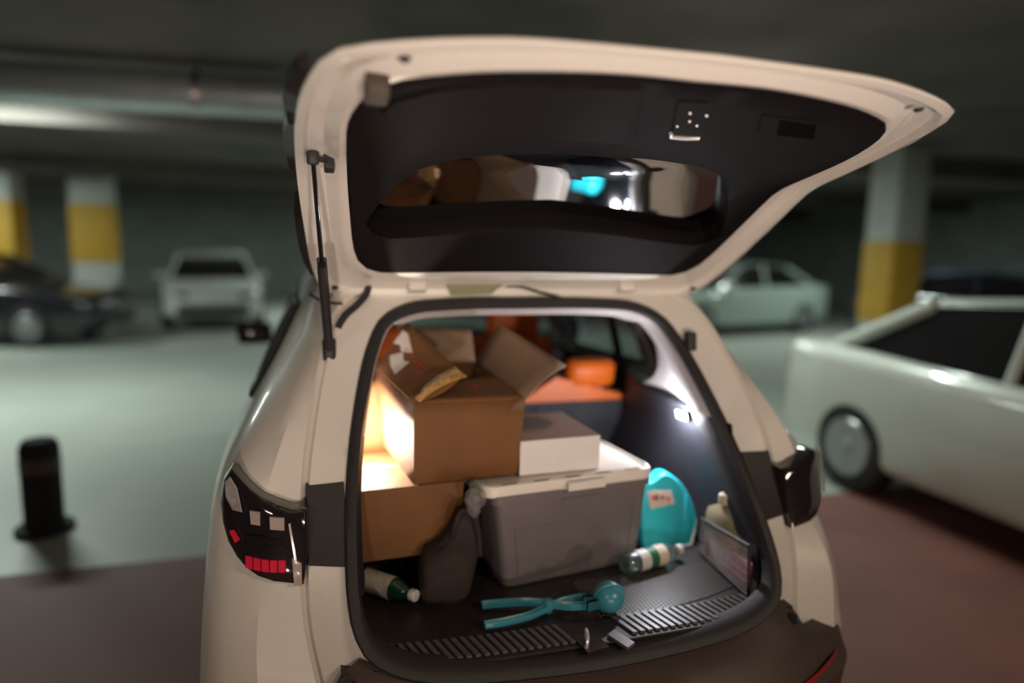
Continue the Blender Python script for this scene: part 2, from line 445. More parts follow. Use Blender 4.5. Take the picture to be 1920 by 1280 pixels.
R9 = [(0, 4.1, .98), (.35, 4.1, .97), (.60, 4.0, .95), (.68, 3.98, .93), (.74, 3.95, .90), (.78, 3.95, .86), (.82, 3.95, .80), (.85, 3.95, .70), (.86, 3.95, .58), (.86, 3.95, .34)]
R10 = [(0, 4.3, .78), (.35, 4.28, .77), (.58, 4.2, .75), (.64, 4.17, .72), (.70, 4.15, .70), (.72, 4.14, .66), (.73, 4.13, .62), (.74, 4.12, .56), (.74, 4.12, .48), (.74, 4.10, .36)]
R1g = [(h+.006, y+.022, z+.004) for h, y, z in R1]
R1h = [(h+.020, y+.004, z+.010) for h, y, z in R1]
RINGS = [R2k, R3, R4, R5, R6, R6b, R7, R8, R9, R10]
SUB = 4
rows = [cr(r, SUB) for r in RINGS]                      # along each ring
cols = [cr([rows[i][j] for i in range(len(rows))], SUB) for j in range(len(rows[0]))]
NI, NJ = len(cols[0]), len(cols)                        # ring steps, key steps
BODY = [[cols[j][i] for j in range(NJ)] for i in range(NI)]
front = []                                              # jamb rings, straight between: seal edge, jamb, gutter, skin edge
jr = [cr(r, SUB) for r in (R0, R1, R1g, R1h)]
for t in (0, .33, .66): front.append([a*(1-t)+c*t for a, c in zip(jr[0], jr[1])])
front += [jr[1], jr[2], jr[3]]
front += [[a*(1-t)+c*t for a, c in zip(jr[3], BODY[0])] for t in (.5, )]
OFF = len(front)
BODY = front+BODY; NI += OFF
# the window cells (ring step range, key range): quarter window, rear door, front door, windscreen
WIN = {'quarter_window': (OFF+2*SUB-1, OFF+3*SUB-1, 3*SUB+1, 5*SUB-1), 'rear_door_window': (OFF+3*SUB, OFF+4*SUB, 3*SUB+1, 5*SUB-1), 'front_door_window': (OFF+5*SUB, OFF+6*SUB, 3*SUB+1, 5*SUB-1)}
SCREEN = (OFF+6*SUB, OFF+7*SUB, 0, 3*SUB-1)


def pB(i, j, s):
    h, y, z = BODY[i][j]
    return (mx(h, s)-.022*min(1, max(0, (i-OFF)/SUB))*min(1, h/.4), y, z)


def inwin(i, j):
    for a, b, c, d in list(WIN.values())+[SCREEN]:
        if a <= i < b and c <= j < d: return True
    return False


b = MB()
for s in (-1, 1):
    v = [pB(i, j, s) for i in range(NI) for j in range(NJ)]
    f = [(i*NJ+j, i*NJ+j+1, (i+1)*NJ+j+1, (i+1)*NJ+j) for i in range(NI-1) for j in range(NJ-1) if not inwin(i, j)]
    b.add(v, f)
body = b.build('body_shell', M['paint'], CAR, angle=26)
b = MB()
for s in (-1, 1):
    b.add([pB(NI-1, j, s) for j in range(NJ)]+[(XC, 4.3, .36)], [(j, j+1, NJ) for j in range(NJ-1)])
b.build('nose_panel', M['plastic'], CAR)
for nm, (a, bb, c, d) in WIN.items():
    for s in (-1, 1):
        w = MB(); n = d-c+1
        w.add([pB(i, j, s) for i in range(a, bb+1) for j in range(c, d+1)], [(i*n+j, i*n+j+1, (i+1)*n+j+1, (i+1)*n+j) for i in range(bb-a) for j in range(n-1)])
        wo = w.build(nm, M['glass'], CAR)
        ed = [pB(i, c, s) for i in range(a, bb+1)]+[pB(bb, j, s) for j in range(c+1, d+1)]+[pB(i, d, s) for i in range(bb-1, a-1, -1)]+[pB(a, j, s) for j in range(d-1, c-1, -1)]
        MB().tube([(x+s*.004, y, z) for x, y, z in ed], .011, 6).build('window_seal', M['rubber'], wo)
a, bb, c, d = SCREEN
w = MB(); n = d-c+1
for s in (-1, 1): w.add([pB(i, j, s) for i in range(a, bb+1) for j in range(c, d+1)], [(i*n+j, i*n+j+1, (i+1)*n+j+1, (i+1)*n+j) for i in range(bb-a) for j in range(n-1)])
w.build('windscreen', M['glass'], CAR)

# ---- weather seal round the opening
SEALK = [(0, 1.509), (.15, 1.509), (.27, 1.505), (.35, 1.498), (.41, 1.48), (.455, 1.45), (.485, 1.40), (.51, 1.335), (.535, 1.24), (.555, 1.14), (.568, 1.03), (.572, .95), (.572, .87), (.562, .81), (.535, .765), (.48, .735), (.40, .715), (.28, .702), (.13, .695), (0, .692)]
half = arcsample(cr(SEALK, 6), 60)


def loop(half, f):
    return [f(h, z, 1) for h, z in half]+[f(h, z, -1) for h, z in half[-2:0:-1]]


def sealpt(h, z, s): return (mx(h, s), rakeY(z), z)


def inset(half, d):
    """move the half outline inward by d"""
    out = []
    for k, p in enumerate(half):
        a = half[max(k-1, 0)]; c = half[min(k+1, len(half)-1)]
        t = np.array(c)-np.array(a); t = t/np.linalg.norm(t)
        out.append((max(0, p[0]+t[1]*d), p[1]-t[0]*d))
    return out


def strip(offs):
    """rings (inset, depth into the car) -> loft round the opening"""
    rings = []
    for ins, dep in offs:
        hh = inset(half, ins)
        rings.append(loop(hh, lambda h, z, s: (mx(h, s), rakeY(z)+dep, z)))
    return rings


MB().loft(strip([(-.012, -.002), (-.012, -.016), (-.006, -.024), (.006, -.026), (.016, -.022), (.022, -.008), (.022, .02)]), True).build('weather_seal', M['rubber'], CAR)

# ---- lip of the lining just inside the seal: pale above the belt, dark below
hh0 = inset(half, .020); hh1 = inset(half, .046); hh2 = inset(half, .050)
n1 = inset(half, .030); n2 = inset(half, .036)
hh1 = [a if a[0] < .40 else c for a, c in zip(hh1, n1)]; hh2 = [a if a[0] < .40 else c for a, c in zip(hh2, n2)]
belt = [k for k in range(len(half)) if half[k][1] > 1.165][-1]


def liprow(k, s):
    return [(mx(hh0[k][0], s), rakeY(half[k][1])+.004, hh0[k][1]), (mx(hh1[k][0], s), rakeY(half[k][1])+.022, hh1[k][1]), (mx(hh2[k][0], s), rakeY(half[k][1])+.10, hh2[k][1])]


for nm, rng, m in (('lining_lip', range(0, belt+1), M['greytrim']), ('boot_lip', range(belt, [k for k in range(len(half)) if half[k][1] > .80][-1]), M['liner'])):
    if nm == 'boot_lip':
        for s in (-1, 1): MB().loft([liprow(k, s) for k in rng], False).build(nm, m, CAR)
        continue
    b = MB()
    for s in (-1, 1): b.loft([liprow(k, s) for k in rng], False)
    b.build(nm, m, CAR)

# ---- boot lining
FZ = .72
b = MB().box((XC-.60, -.135, FZ-.03), (XC+.60, 1.02, FZ)); b.build('boot_floor', M['mat_'], CAR, smooth=False)
for s in (-1, 1):
    nm = 'boot_side_lining'
    key = [[(.555, .13, 1.165), (.560, .10, 1.03), (.562, -.0, .88), (.54, -.06, .77), (.50, -.08, .715)],
           [(.556, .21, 1.158), (.590, .17, 1.03), (.618, .07, .88), (.600, .0, .76), (.58, -.02, .715)],
           [(.540, .37, 1.162), (.575, .35, 1.03), (.605, .30, .88), (.60, .26, .78), (.58, .24, .715)],
           [(.534, .55, 1.168), (.545, .55, 1.03), (.520, .56, .88), (.50, .56, .78), (.49, .56, .715)],
           [(.545, .78, 1.168), (.560, .80, 1.03), (.520, .80, .88), (.50, .80, .78), (.49, .80, .715)],
           [(.640, 1.05, 1.15), (.620, 1.05, 1.03), (.54, 1.05, .88), (.51, 1.05, .78), (.50, 1.05, .715)]]
    rw = [cr(k, 4) for k in key]
    cl = [cr([rw[i][j] for i in range(len(rw))], 4) for j in range(len(rw[0]))]
    MB().loft([[(mx(c[i][0], s), c[i][1], c[i][2]) for c in cl] for i in range(len(cl[0]))], False).build(nm, M['liner'], CAR)
    # belt shelf between lining and body
    topk = [(c[0], c[1], c[2]) for c in cl[0]]
    MB().loft([[(mx(h, s), y, z), (mx(h+.008, s), y, z+.012), (mx(h+.008+.03*min(1, max(0, (y-.2)/.15)), s), y, z+.016)] for h, y, z in topk[3:]], False).build('belt_trim', M['liner'], CAR)
    # pale pillar lining from the seal to the quarter window edge
    A = [(.405, 1.463), (.440, 1.425), (.465, 1.385), (.488, 1.325), (.512, 1.24), (.533, 1.16)]
    A = [(h, rakeY(z)+.035, z) for h, z in A]
    Bq = [(.545, .79, 1.448), (.550, .70, 1.40), (.548, .625, 1.35), (.548, .585, 1.27), (.545, .62, 1.21), (.540, .70, 1.175)]
    rings = [[np.array(a)*(1-t)+np.array(q)*t+np.array([.018*math.sin(math.pi*t), 0, 0]) for t in np.linspace(0, 1, 7)] for a, q in zip(cr(A, 4), cr(Bq, 4))]
    MB().loft([[(mx(p[0], s), p[1], p[2]) for p in r] for r in rings], False).build('pillar_lining', M['greytrim'], CAR)
    # tan window reveal behind it
    MB().loft([[(mx(p[0], s), p[1], p[2]), (mx(p[0]+.07, s), p[1]+.07, p[2]-.005)] for p in cr(Bq, 4)], False).build('window_reveal', M['greytrim2'], CAR)
    # door linings and pillar covers further forward
    MB().loft([[(mx(.66, s), y, 1.14), (mx(.70, s), y, 1.10), (mx(.70, s), y, .45)] for y in (1.05, 2.0, 2.9)], False).build('door_lining', M['dark'], CAR)
    MB().loft([[(mx(h, s), y, z) for y in (1.95, 2.13)] for h, z in ((.60, 1.49), (.70, 1.12), (.69, .5))], False).build('centre_pillar_lining', M['greytrim'], CAR)
    MB().loft([[(mx(h, s), y, z) for y in (1.14, 1.24)] for h, z in ((.60, 1.49), (.70, 1.12), (.69, .5))], False).build('rear_pillar_lining', M['dark'], CAR)
MB().loft([[(mx(h, 1), y, z) for h in (-.60, -.42, 0, .42, .60)] for y, z in ((.555, 1.462), (.9, 1.50), (1.6, 1.52), (2.6, 1.49))], False).build('headlining', M['greytrim2'], CAR)
MB().box((XC-.70, 1.0, .30), (XC+.70, 3.2, .34)).build('cabin_floor', M['dark'], CAR, smooth=False)
MB().loft([[(XC-.72, y, z), (XC+.72, y, z)] for y, z in ((2.75, .55), (2.68, .95), (2.75, 1.05), (3.3, 1.06))], False).build('dashboard', M['dark'], CAR)
t = MB().lathe((XC-.36, 2.52, .98), (0, -.9, .42), [(-.012, .165), (-.012, .19), (.012, .19), (.012, .165), (-.012, .165)], 24, False).build('steering_wheel', M['dark'], CAR)
mr = MB().rbox((.18, 2.42, 1.455), (.125, 0, 0), (0, .02, 0), (0, 0, .032), .03).build('rear_view_mirror', M['bluegrey'], CAR)
MB().rbox((.18, 2.395, 1.455), (.115, 0, 0), (0, .003, 0), (0, 0, .026), .02).build('mirror_glass', M['chrome'], mr)


# ---- seats
def cushion(name, c, ax, ay, az, r, m, parent):
    o = MB().rbox(c, ax, ay, az, r, 4).build(name, m, parent)
    bv = o.modifiers.new('soft', 'BEVEL'); bv.width = .018; bv.segments = 3; bv.limit_method = 'ANGLE'
    return o


rs = cushion('rear_seat_back', (XC, 1.02, .86), (.63, 0, 0), (0, .055, .012), (0, -.02, .205), .03, M['orange'], CAR)
MB().box((XC-.615, .938, .72), (XC+.615, .952, 1.055)).build('seat_back_carpet', M['liner'], rs)
for x0 in (XC-.12, XC+.20): MB().box((x0-.003, .932, .73), (x0+.003, .940, 1.05)).build('seat_split', M['rubber'], rs)
# the right side cap that rises to the headrest
MB().hexa([(.17, .955, 1.055), (.69, .955, 1.055), (.69, 1.09, 1.06), (.17, 1.09, 1.06), (.335, .965, 1.155), (.345, .965, 1.15), (.345, 1.07, 1.15), (.335, 1.07, 1.155)]).build('seat_shoulder', M['orange'], rs)
for x, z, w, h in ((.492, 1.165, .108, .055), (-.40, 1.285, .115, .085)):
    hr = cushion('headrest', (x, 1.0, z), (w, 0, 0), (0, .05, .01), (0, -.01, h), .045, M['orange'], CAR)
    for dx in (-.05, .05): MB().tube([(x+dx, 1.0, 1.0), (x+dx, 1.0, z)], .007).build('post', M['chrome'], hr)
for x, zt in ((.44, 1.31), (-.36, 1.20)):
    fs = cushion('front_seat_back', (x, 2.05, .86), (.24, 0, 0), (0, .06, .015), (0, -.06, .32), .06, M['orange'], CAR)
    cushion('front_headrest', (x, 1.98, zt-.06), (.15, 0, 0), (0, .05, 0), (0, -.02, .11), .05, M['orange'], fs)

# ---- boot lamps, both sides (the right one is in view)
for s in (-1, 1):
    h, y, z = (.549, .385, 1.132)
    n = Vector((-s*.93, -.05, -.30)); up = Vector((-s*.25, 0, .95)); fw = Vector((0, -1, .05))
    c = Vector((mx(h-.004, s), y, z))
    cl = MB().obox(c, fw*.036, up*.017, n.normalized()*.010).build('boot_lamp', M['plastic'], CAR)
    MB().obox(c+n.normalized()*.008, fw*.030, up*.012, n.normalized()*.004).build('lamp_lens', M['ledw'], cl)
LX = lamp('boot_lamp_light_left', 'POINT', (mx(.505, -1), .375, 1.115), 13, (1, .93, .80), .012, parent=CAR)
RX = lamp('boot_lamp_light_right', 'POINT', (mx(.490, 1), .375, 1.125), 9, (.95, .95, 1.), .012, parent=CAR)

# ================================================================ raised tailgate (part of the car; its pieces are sub-parts)
TPY = [-.62, -.5, .02, .45, .55]; TPZ = [1.998, 1.97, 1.85, 1.55, 1.48]
_yy = np.linspace(-.62, .55, 240); _zz = np.interp(_yy, TPY, TPZ)
_k = np.hanning(27); _k /= _k.sum()
_zs = np.convolve(np.pad(_zz, 13, mode='edge'), _k, 'valid'); _zs[:14] = _zz[:14]; _zs[-14:] = _zz[-14:]


def tz(y): return float(np.interp(y, _yy, _zs))


def tgp(h, y, off=0., s=1):
    """point on the inner side of the tailgate: half width h, Y, off metres towards the inside"""
    d = (tz(y+.01)-tz(y-.01))/.02
    n = Vector((0, d, -1)).normalized()
    return Vector((mx(h, s), y, tz(y)))+n*off


OUT = [(0, -.567), (.28, -.557), (.40, -.54), (.51, -.51), (.592, -.475), (.622, -.44), (.645, -.37), (.657, -.31), (.665, -.25), (.672, -.15), (.675, 0), (.672, .1), (.663, .215), (.648, .36), (.62, .45), (.56, .492), (.4, .50), (.2, .50), (0, .50)]
TRI = [(0, -.49), (.15, -.490), (.33, -.462), (.44, -.428), (.51, -.39), (.552, -.32), (.572, -.22), (.570, -.1), (.562, .05), (.553, .15), (.538, .28), (.515, .342), (.47, .37), (.40, .372), (.2, .366), (0, .363)]
WI_ = [(0, -.128), (.1, -.127), (.2, -.11), (.29, -.08), (.37, -.02), (.44, .06), (.49, .14), (.512, .20), (.495, .235), (.43, .24), (.3, .22), (.15, .20), (0, .187)]
TN = 44
BTN = [(-.008, -.440), (.057, -.444), (.144, -.294), (.066, -.290)]
HND = [(.19, -.41), (.366, -.401), (.429, -.316), (.239, -.334)]
HIN = [(.244, -.395), (.34, -.387), (.39, -.322), (.291, -.328)]


def tring(K, off, sc=1., cy=-.02):
    hh = arcsample(cr([np.array(k) for k in K], 6), TN)
    hh = [(h*sc, cy+(y-cy)*sc) for h, y in hh]
    return [tgp(h, y, off, 1) for h, y in hh]+[tgp(h, y, off, -1) for h, y in hh[-2:0:-1]]


def tmix(A, B, t, off):
    A = arcsample(cr([np.array(k) for k in A], 6), TN); B = arcsample(cr([np.array(k) for k in B], 6), TN)
    hh = [a*(1-t)+b*t for a, b in zip(A, B)]
    return [tgp(h, y, off, 1) for h, y in hh]+[tgp(h, y, off, -1) for h, y in hh[-2:0:-1]]


TG = MB().loft([tmix(OUT, WI_, 1, -.052), tmix(OUT, WI_, .6, -.045), tmix(OUT, WI_, .15, -.016), tring(OUT, -.009, .998), tring(OUT, -.004, 1.002), tring(OUT, 0, 1.),
                tmix(OUT, TRI, .16, .004), tmix(OUT, TRI, .24, -.010), tmix(OUT, TRI, .55, -.014), tmix(OUT, TRI, .72, -.004), tmix(OUT, TRI, .85, .003), tmix(OUT, TRI, 1.02, .001)]).build('tailgate', M['paint'], CAR, angle=32)
MB().loft([tmix(OUT, TRI, .97, -.002), tmix(OUT, TRI, .99, .007), tmix(OUT, TRI, 1.04, .010), tmix(TRI, WI_, .2, .008), tmix(TRI, WI_, .7, .006), tmix(TRI, WI_, .97, .004), tmix(TRI, WI_, 1., -.004), tmix(TRI, WI_, 1.02, -.05)]).build('tailgate_lining', M['trim'], TG, angle=40)
g = MB(); r0 = tmix(TRI, WI_, .98, -.050); n = len(r0)
rr = [tring(WI_, -.048, sc, .07) for sc in (1.02, .8, .55, .3, .08)]
MB().loft(rr, True, False).add(rr[-1], [tuple(range(n))]).build('rear_window', M['rearglass'], TG)


def tpoly(name, pts, off0, off1, m, shrink=0., parent=None):
    """raised patch on the lining: pts are (u, Y) with u measured from the middle line"""
    c = np.mean(np.array(pts), axis=0)
    in_ = [tuple(np.array(p)+(c-np.array(p))*shrink) for p in pts]
    return MB().loft([[tgp(u, y, off0) for u, y in pts], [tgp(u, y, off1) for u, y in in_]], True, True).build(name, m, parent or TG)


# raised pad of the lower lining (left two thirds), its sloping end
MB().loft([[tgp(u, y, .006) for u, y in [(.010, -.235), (-.2, -.232), (-.48, -.20), (-.527, -.30), (-.508, -.357), (-.44, -.413), (-.33, -.450), (-.12, -.478), (-.075, -.480)]],
           [tgp(u, y, .016) for u, y in [(-.033, -.240), (-.2, -.240), (-.476, -.21), (-.517, -.30), (-.50, -.350), (-.435, -.405), (-.33, -.442), (-.12, -.468), (-.108, -.470)]]], True, True).build('lining_pad', M['trim'], TG)
pk = tpoly('button_pocket', BTN, .006, .012, M['trim'], .05)
c = np.mean(np.array(BTN), axis=0)
for k in range(5):
    u, y = c[0]+(-.02, .018, .0, -.012, .026)[k], c[1]+(-.03, -.026, .004, .03, .02)[k]
    MB().lathe(tgp(u, y, .011), (0, .2, -1), [(0, .0035), (.003, .003), (.003, 0)], 8).build('button', M['steel'], pk)
MB().tube([tgp(u, y, .012) for u, y in ((BTN[3][0]-.006, BTN[3][1]-.012), (BTN[3][0]+.002, BTN[3][1]+.004), (BTN[3][0]*.5+BTN[2][0]*.5, BTN[3][1]+.006), (BTN[2][0]-.012, BTN[2][1]+.004))], .0045, 6).build('chrome_edge', M['chrome'], pk)
hp = tpoly('handle_pocket', HND, .006, .010, M['trim'], .04)
tpoly('handle_recess', HIN, .009, .011, mat('recess_shade', (.002, .002, .002), .8, spec=.03), .04, TG)  # flat patch, the shade inside the recess painted black
# rubber buffer, bolt holes on the painted rim
for s in (-1, 1):
    if s < 0: MB().rbox(tgp(.535, -.385, .012, s), (.020, 0, 0), (0, .03, -.006), Vector((0, -.23, -.97))*.016, .006).build('rubber_buffer', M['bumper'], TG)
    MB().lathe(tgp(.50, -.478, .003, s), (0, -.2, -1), [(0, .010), (.004, .008), (.004, 0)], 10).build('bolt', M['plastic'], TG)
    MB().lathe(tgp(.585, .445, .003, s), (0, -.7, -1), [(0, .010), (.004, .008), (.004, 0)], 10).build('bolt', M['plastic'], TG)
    # dark outer edges: tail lamp half on the tailgate and the spoiler cheek
    for nm, y0, y1, m, w in (('tailgate_lamp', -.40, -.20, M['darklens'], .042), ('spoiler_cheek', -.18, .10, M['gloss'], .036), ('spoiler_cheek', .13, .42, M['gloss'], .036)):
        ed = arcsample(cr([np.array(k) for k in OUT], 6), 200)
        ed = [p for p in ed if y0 <= p[1] <= y1 and p[0] > .45][::5]
        n = len(ed)
        rg = []
        for k, (h, y) in enumerate(ed):
            e = math.sin(math.pi*min(1, (k+.25)/(n-.5)))**.35
            rg.append([tgp(h+.003, y, -.006, s), tgp(h+.003+w*.55*e, y, -.010, s), tgp(h+.003+w*e*.6, y, -.034, s), tgp(h+.003, y, -.040, s)])
        MB().loft(rg, True, True).build(nm, m, TG)
    # hinge
    hg = MB().rbox((mx(.345, s), .475, 1.545), (.028, 0, 0), (0, .035, -.012), (0, .008, .012), .006).build('hinge', M['paint'], CAR)
    MB().tube([(mx(.318, s), .482, 1.552), (mx(.372, s), .482, 1.552)], .008, 8).build('hinge_pin', M['steel'], hg)
    # strut foot bracket on the jamb
    fy = .325
    MB().rbox((mx(.606, s) if s < 0 else mx(.522, s), fy if s < 0 else .335, 1.388), (.018, 0, 0), (0, .016, 0), (0, .004, .030), .012).build('strut_foot', M['rubber'], CAR)
# gas strut on the left
A_ = Vector((-.571, .318, 1.392)); B_ = Vector((-.604, -.035, 1.857)); D_ = B_-A_
st = MB().tube([A_, A_+D_*.50], .0125, 12).build('gas_strut', M['rubber'], CAR)
MB().tube([A_+D_*.50, A_+D_*.53, A_+D_*.53], [.0125, .0125, .0], 12).build('strut_collar', M['gloss'], st)
MB().tube([A_+D_*.5, B_], .0055, 10).build('strut_rod', M['gloss'], st)
MB().rbox(B_, (.013, 0, 0), (0, .012, 0), (0, 0, .014), .008).build('strut_socket', M['rubber'], st)
bk = MB().tube([B_, B_+Vector((.03, .02, -.002))], .006, 8).rbox(B_+Vector((.034, .03, .006)), (.011, 0, 0), (0, .008, .028), (0, -.008, .006), .004).build('strut_bracket', M['rubber'], TG)
# wiring hose, cable, hinge strip sticker
MB().tube(cr([(-.452, .47, 1.553), (-.462, .455, 1.528), (-.49, .43, 1.50), (-.52, .40, 1.478), (-.538, .385, 1.455), (-.545, .375, 1.44)], 4), [.010]*21, 10).build('wiring_hose', M['rubber'], CAR)
MB().tube(cr([(-.62, .41, 1.535), (-.585, .43, 1.512), (-.53, .42, 1.505)], 4), .004, 6).build('drain_seam', M['rubber'], CAR)
MB().tube(cr([(-.03, .465, 1.556), (.02, .462, 1.553), (.08, .455, 1.535), (.15, .455, 1.520)], 5), .0045, 6).build('washer_cable', M['rubber'], CAR)
MB().rbox((-.03, .478, 1.558), (.03, 0, 0), (0, .012, 0), (0, 0, .006), .004).build('cable_clip', M['rubber'], CAR)
MB().sheet([(-.222, .452, 1.560), (-.042, .452, 1.562), (-.075, .47, 1.530), (-.205, .47, 1.527)], .003).build('hinge_sticker', mat('olive_sticker', (.25, .25, .15), .6, noise=.1, nscale=50), CAR)

# ================================================================ bumper, loading sill
KB = [[(0, -.190, .688), (.28, -.178, .696), (.40, -.168, .71), (.48, -.15, .73), (.530, -.135, .735), (.560, -.118, .742)],
      [(0, -.235, .672), (.28, -.23, .675), (.42, -.215, .682), (.52, -.195, .69), (.57, -.165, .70), (.602, -.128, .715)],
      [(0, -.275, .650), (.28, -.27, .65), (.44, -.25, .648), (.54, -.225, .645), (.605, -.185, .648), (.640, -.142, .658)],
      [(0, -.300, .605), (.30, -.295, .603), (.50, -.27, .60), (.655, -.20, .592), (.765, -.145, .600), (.875, .02, .62)],
      [(0, -.305, .56), (.30, -.30, .56), (.52, -.275, .56), (.70, -.215, .56), (.80, -.13, .56), (.885, .05, .57)],
      [(0, -.300, .46), (.30, -.295, .46), (.52, -.27, .46), (.70, -.21, .46), (.79, -.11, .46), (.875, .06, .46)],
      [(0, -.26, .36), (.30, -.255, .36), (.52, -.23, .36), (.70, -.17, .36), (.78, -.06, .36), (.85, .10, .36)],
      [(0, -.05, .30), (.30, -.05, .30), (.52, -.05, .30), (.70, -.02, .30), (.80, .02, .30), (.83, .2, .30)]]
rw = [cr(k, 5) for k in KB]
rg = [[tuple((mx(h, -1), y, z)) for h, y, z in r[::-1]]+[(mx(h, 1), y, z) for h, y, z in r[1:]] for r in rw]
bp_ = MB().loft(rg, False).build('rear_bumper', M['bumper'], CAR, angle=30)
MB().loft([[(mx(s*h, 1), y, z) for s, (h, y, z) in [(-1, p) for p in rw[6][::-1]]+[(1, p) for p in rw[6][1:]]], [(mx(s*h, 1), max(y, .6) if h > .85 else y+.5, z-.02) for s, (h, y, z) in [(-1, p) for p in rw[7][::-1]]+[(1, p) for p in rw[7][1:]]]], False).build('underbody', M['plastic'], CAR)
for s in (-1, 1):
    MB().loft([[(mx(h, s), y-.006, z+d) for d in (-.012, .012)] for h, y, z in ((.53, -.268, .578), (.60, -.240, .582), (.66, -.210, .586), (.72, -.175, .590))], False).build('reflector', M['redlamp'], bp_)
    MB().lathe((mx(.583, s), -.163, .703), (s*.2, -.85, .6), [(0, .016), (.006, .014), (.004, .008), (.0, .006), (0, 0)], 14).build('bumper_screw', M['plastic'], bp_)
    # wheels
    for y in (.80, 3.42):
        w = MB().lathe((mx(.68, s), y, .335), (s, 0, 0), [(0, .2), (0, .315), (.03, .335), (.19, .335), (.215, .30), (.215, 0)], 28).build('wheel', M['wheel'], CAR)
        MB().lathe((mx(.898, s), y, .335), (s, 0, 0), [(0, .22), (.012, .21), (.004, .06), (.016, .05), (.016, 0)], 20).build('wheel_rim', M['rim'], w)
    # door mirror, door handles
    MB().rbox((mx(1.00, s), 2.72, 1.13), (.10, .01, 0), (-.01, .06, 0), (0, 0, .065), .05).tube([(mx(.84, s), 2.74, 1.09), (mx(.98, s), 2.72, 1.10)], .022).build('wing_mirror', M['gloss'], CAR)
    for y in (1.35, 2.2): MB().rbox((mx(.915, s), y, .99), (.012, 0, 0), (0, .10, 0), (0, 0, .012), .01).build('door_handle', M['plastic'], CAR)

sp = MB().loft([[(mx(h, 1), y0+.008+.16*abs(h)**3, FZ+.001), (mx(h, 1), y0+.008+.16*abs(h)**3, FZ+.006), (mx(h, 1), y0+.105+.18*abs(h)**3, FZ+.006), (mx(h, 1), y0+.105+.18*abs(h)**3, FZ+.001)] for h in np.linspace(-.53, .53, 23) for y0 in (-.182,)], True, True).build('sill_plate', M['plastic'], CAR)
for k in range(46):
    h = -.50+k*.0215 if k < 23 else .0
    if k >= 23: h = .095+(k-23)*.0215
    if k < 23 and h > -.06: continue
    if h > .50: continue
    y0 = -.160+.16*abs(h)**3
    MB().obox((mx(h+.006, 1), y0+.040, FZ+.0085), (.0058, .0, 0), (-.012, .040, .0), (0, 0, .004)).build('sill_rib', M['ribm'], sp, smooth=False)
# latch striker in the middle of the sill
lt = MB().obox((.022, -.170, FZ+.008), (.030, .004, 0), (-.006, .036, 0), (0, 0, .004)).build('latch_plate', M['gloss'], CAR)
MB().tube(cr([(.002, -.192, FZ+.008), (.006, -.190, FZ+.035), (.014, -.160, FZ+.038), (.018, -.156, FZ+.008)], 4), .005, 8).build('striker_loop', M['chrome'], lt)
MB().obox((.100, -.178, FZ+.009), (.013, .008, 0), (-.012, .032, 0), (0, 0, .004)).build('latch_cover', M['ribm'], lt)
# studs of the rubber mat (right part, where they can be seen) and its edge seam
b = MB()
for i in range(46):
    for j in range(17):
        x = .10+i*.0115; y = -.055+j*.0115+(.0058 if i % 2 else 0)+.12*max(0, x-.2)**2
        if x > .60: continue
        r = .0042
        b.add([(x-r, y, FZ), (x, y-r, FZ), (x+r, y, FZ), (x, y+r, FZ), (x, y, FZ+.003)], [(0, 1, 4), (1, 2, 4), (2, 3, 4), (3, 0, 4)])
b.build('mat_studs', mat('mat_stud_sheen', (.11, .095, .095), .38, noise=.2, nscale=60), CAR, smooth=False, kind='stuff')  # studs coloured lighter than the mat to paint in lamp sheen
MB().tube([(.27, -.070, FZ+.001), (.42, -.04, FZ+.001), (.56, .005, FZ+.001)], .003, 6).build('mat_seam', M['rubber'], CAR)

# ================================================================ tail lamps and black bands
def Yl(h, z): return .03+.3*(z-1.0)+1.8*max(0, h-.74)**1.5
LOUT = [(.842, 1.134), (.862, 1.106), (.872, 1.055), (.866, 1.008), (.853, .969), (.832, .939), (.808, .919), (.78, .905), (.744, .896), (.678, .882), (.67, .932), (.668, .991), (.668, 1.048), (.702, 1.049), (.736, 1.062), (.772, 1.079), (.799, 1.097), (.822, 1.117)]
LC = np.array((.755, .995))


def lpatch(name, pts, off, th, m, s, parent):
    c = np.mean(np.array(pts), axis=0)
    f = lambda p, o: (mx(p[0]+o*.5, s), Yl(p[0], p[1])-o, p[1])
    top = [np.array(p)+(c-np.array(p))*.06 for p in pts]
    return MB().loft([[f(p, off) for p in pts], [f(p, off+th) for p in pts], [f(p, off+th+.001) for p in top]], True, True).build(name, m, parent)


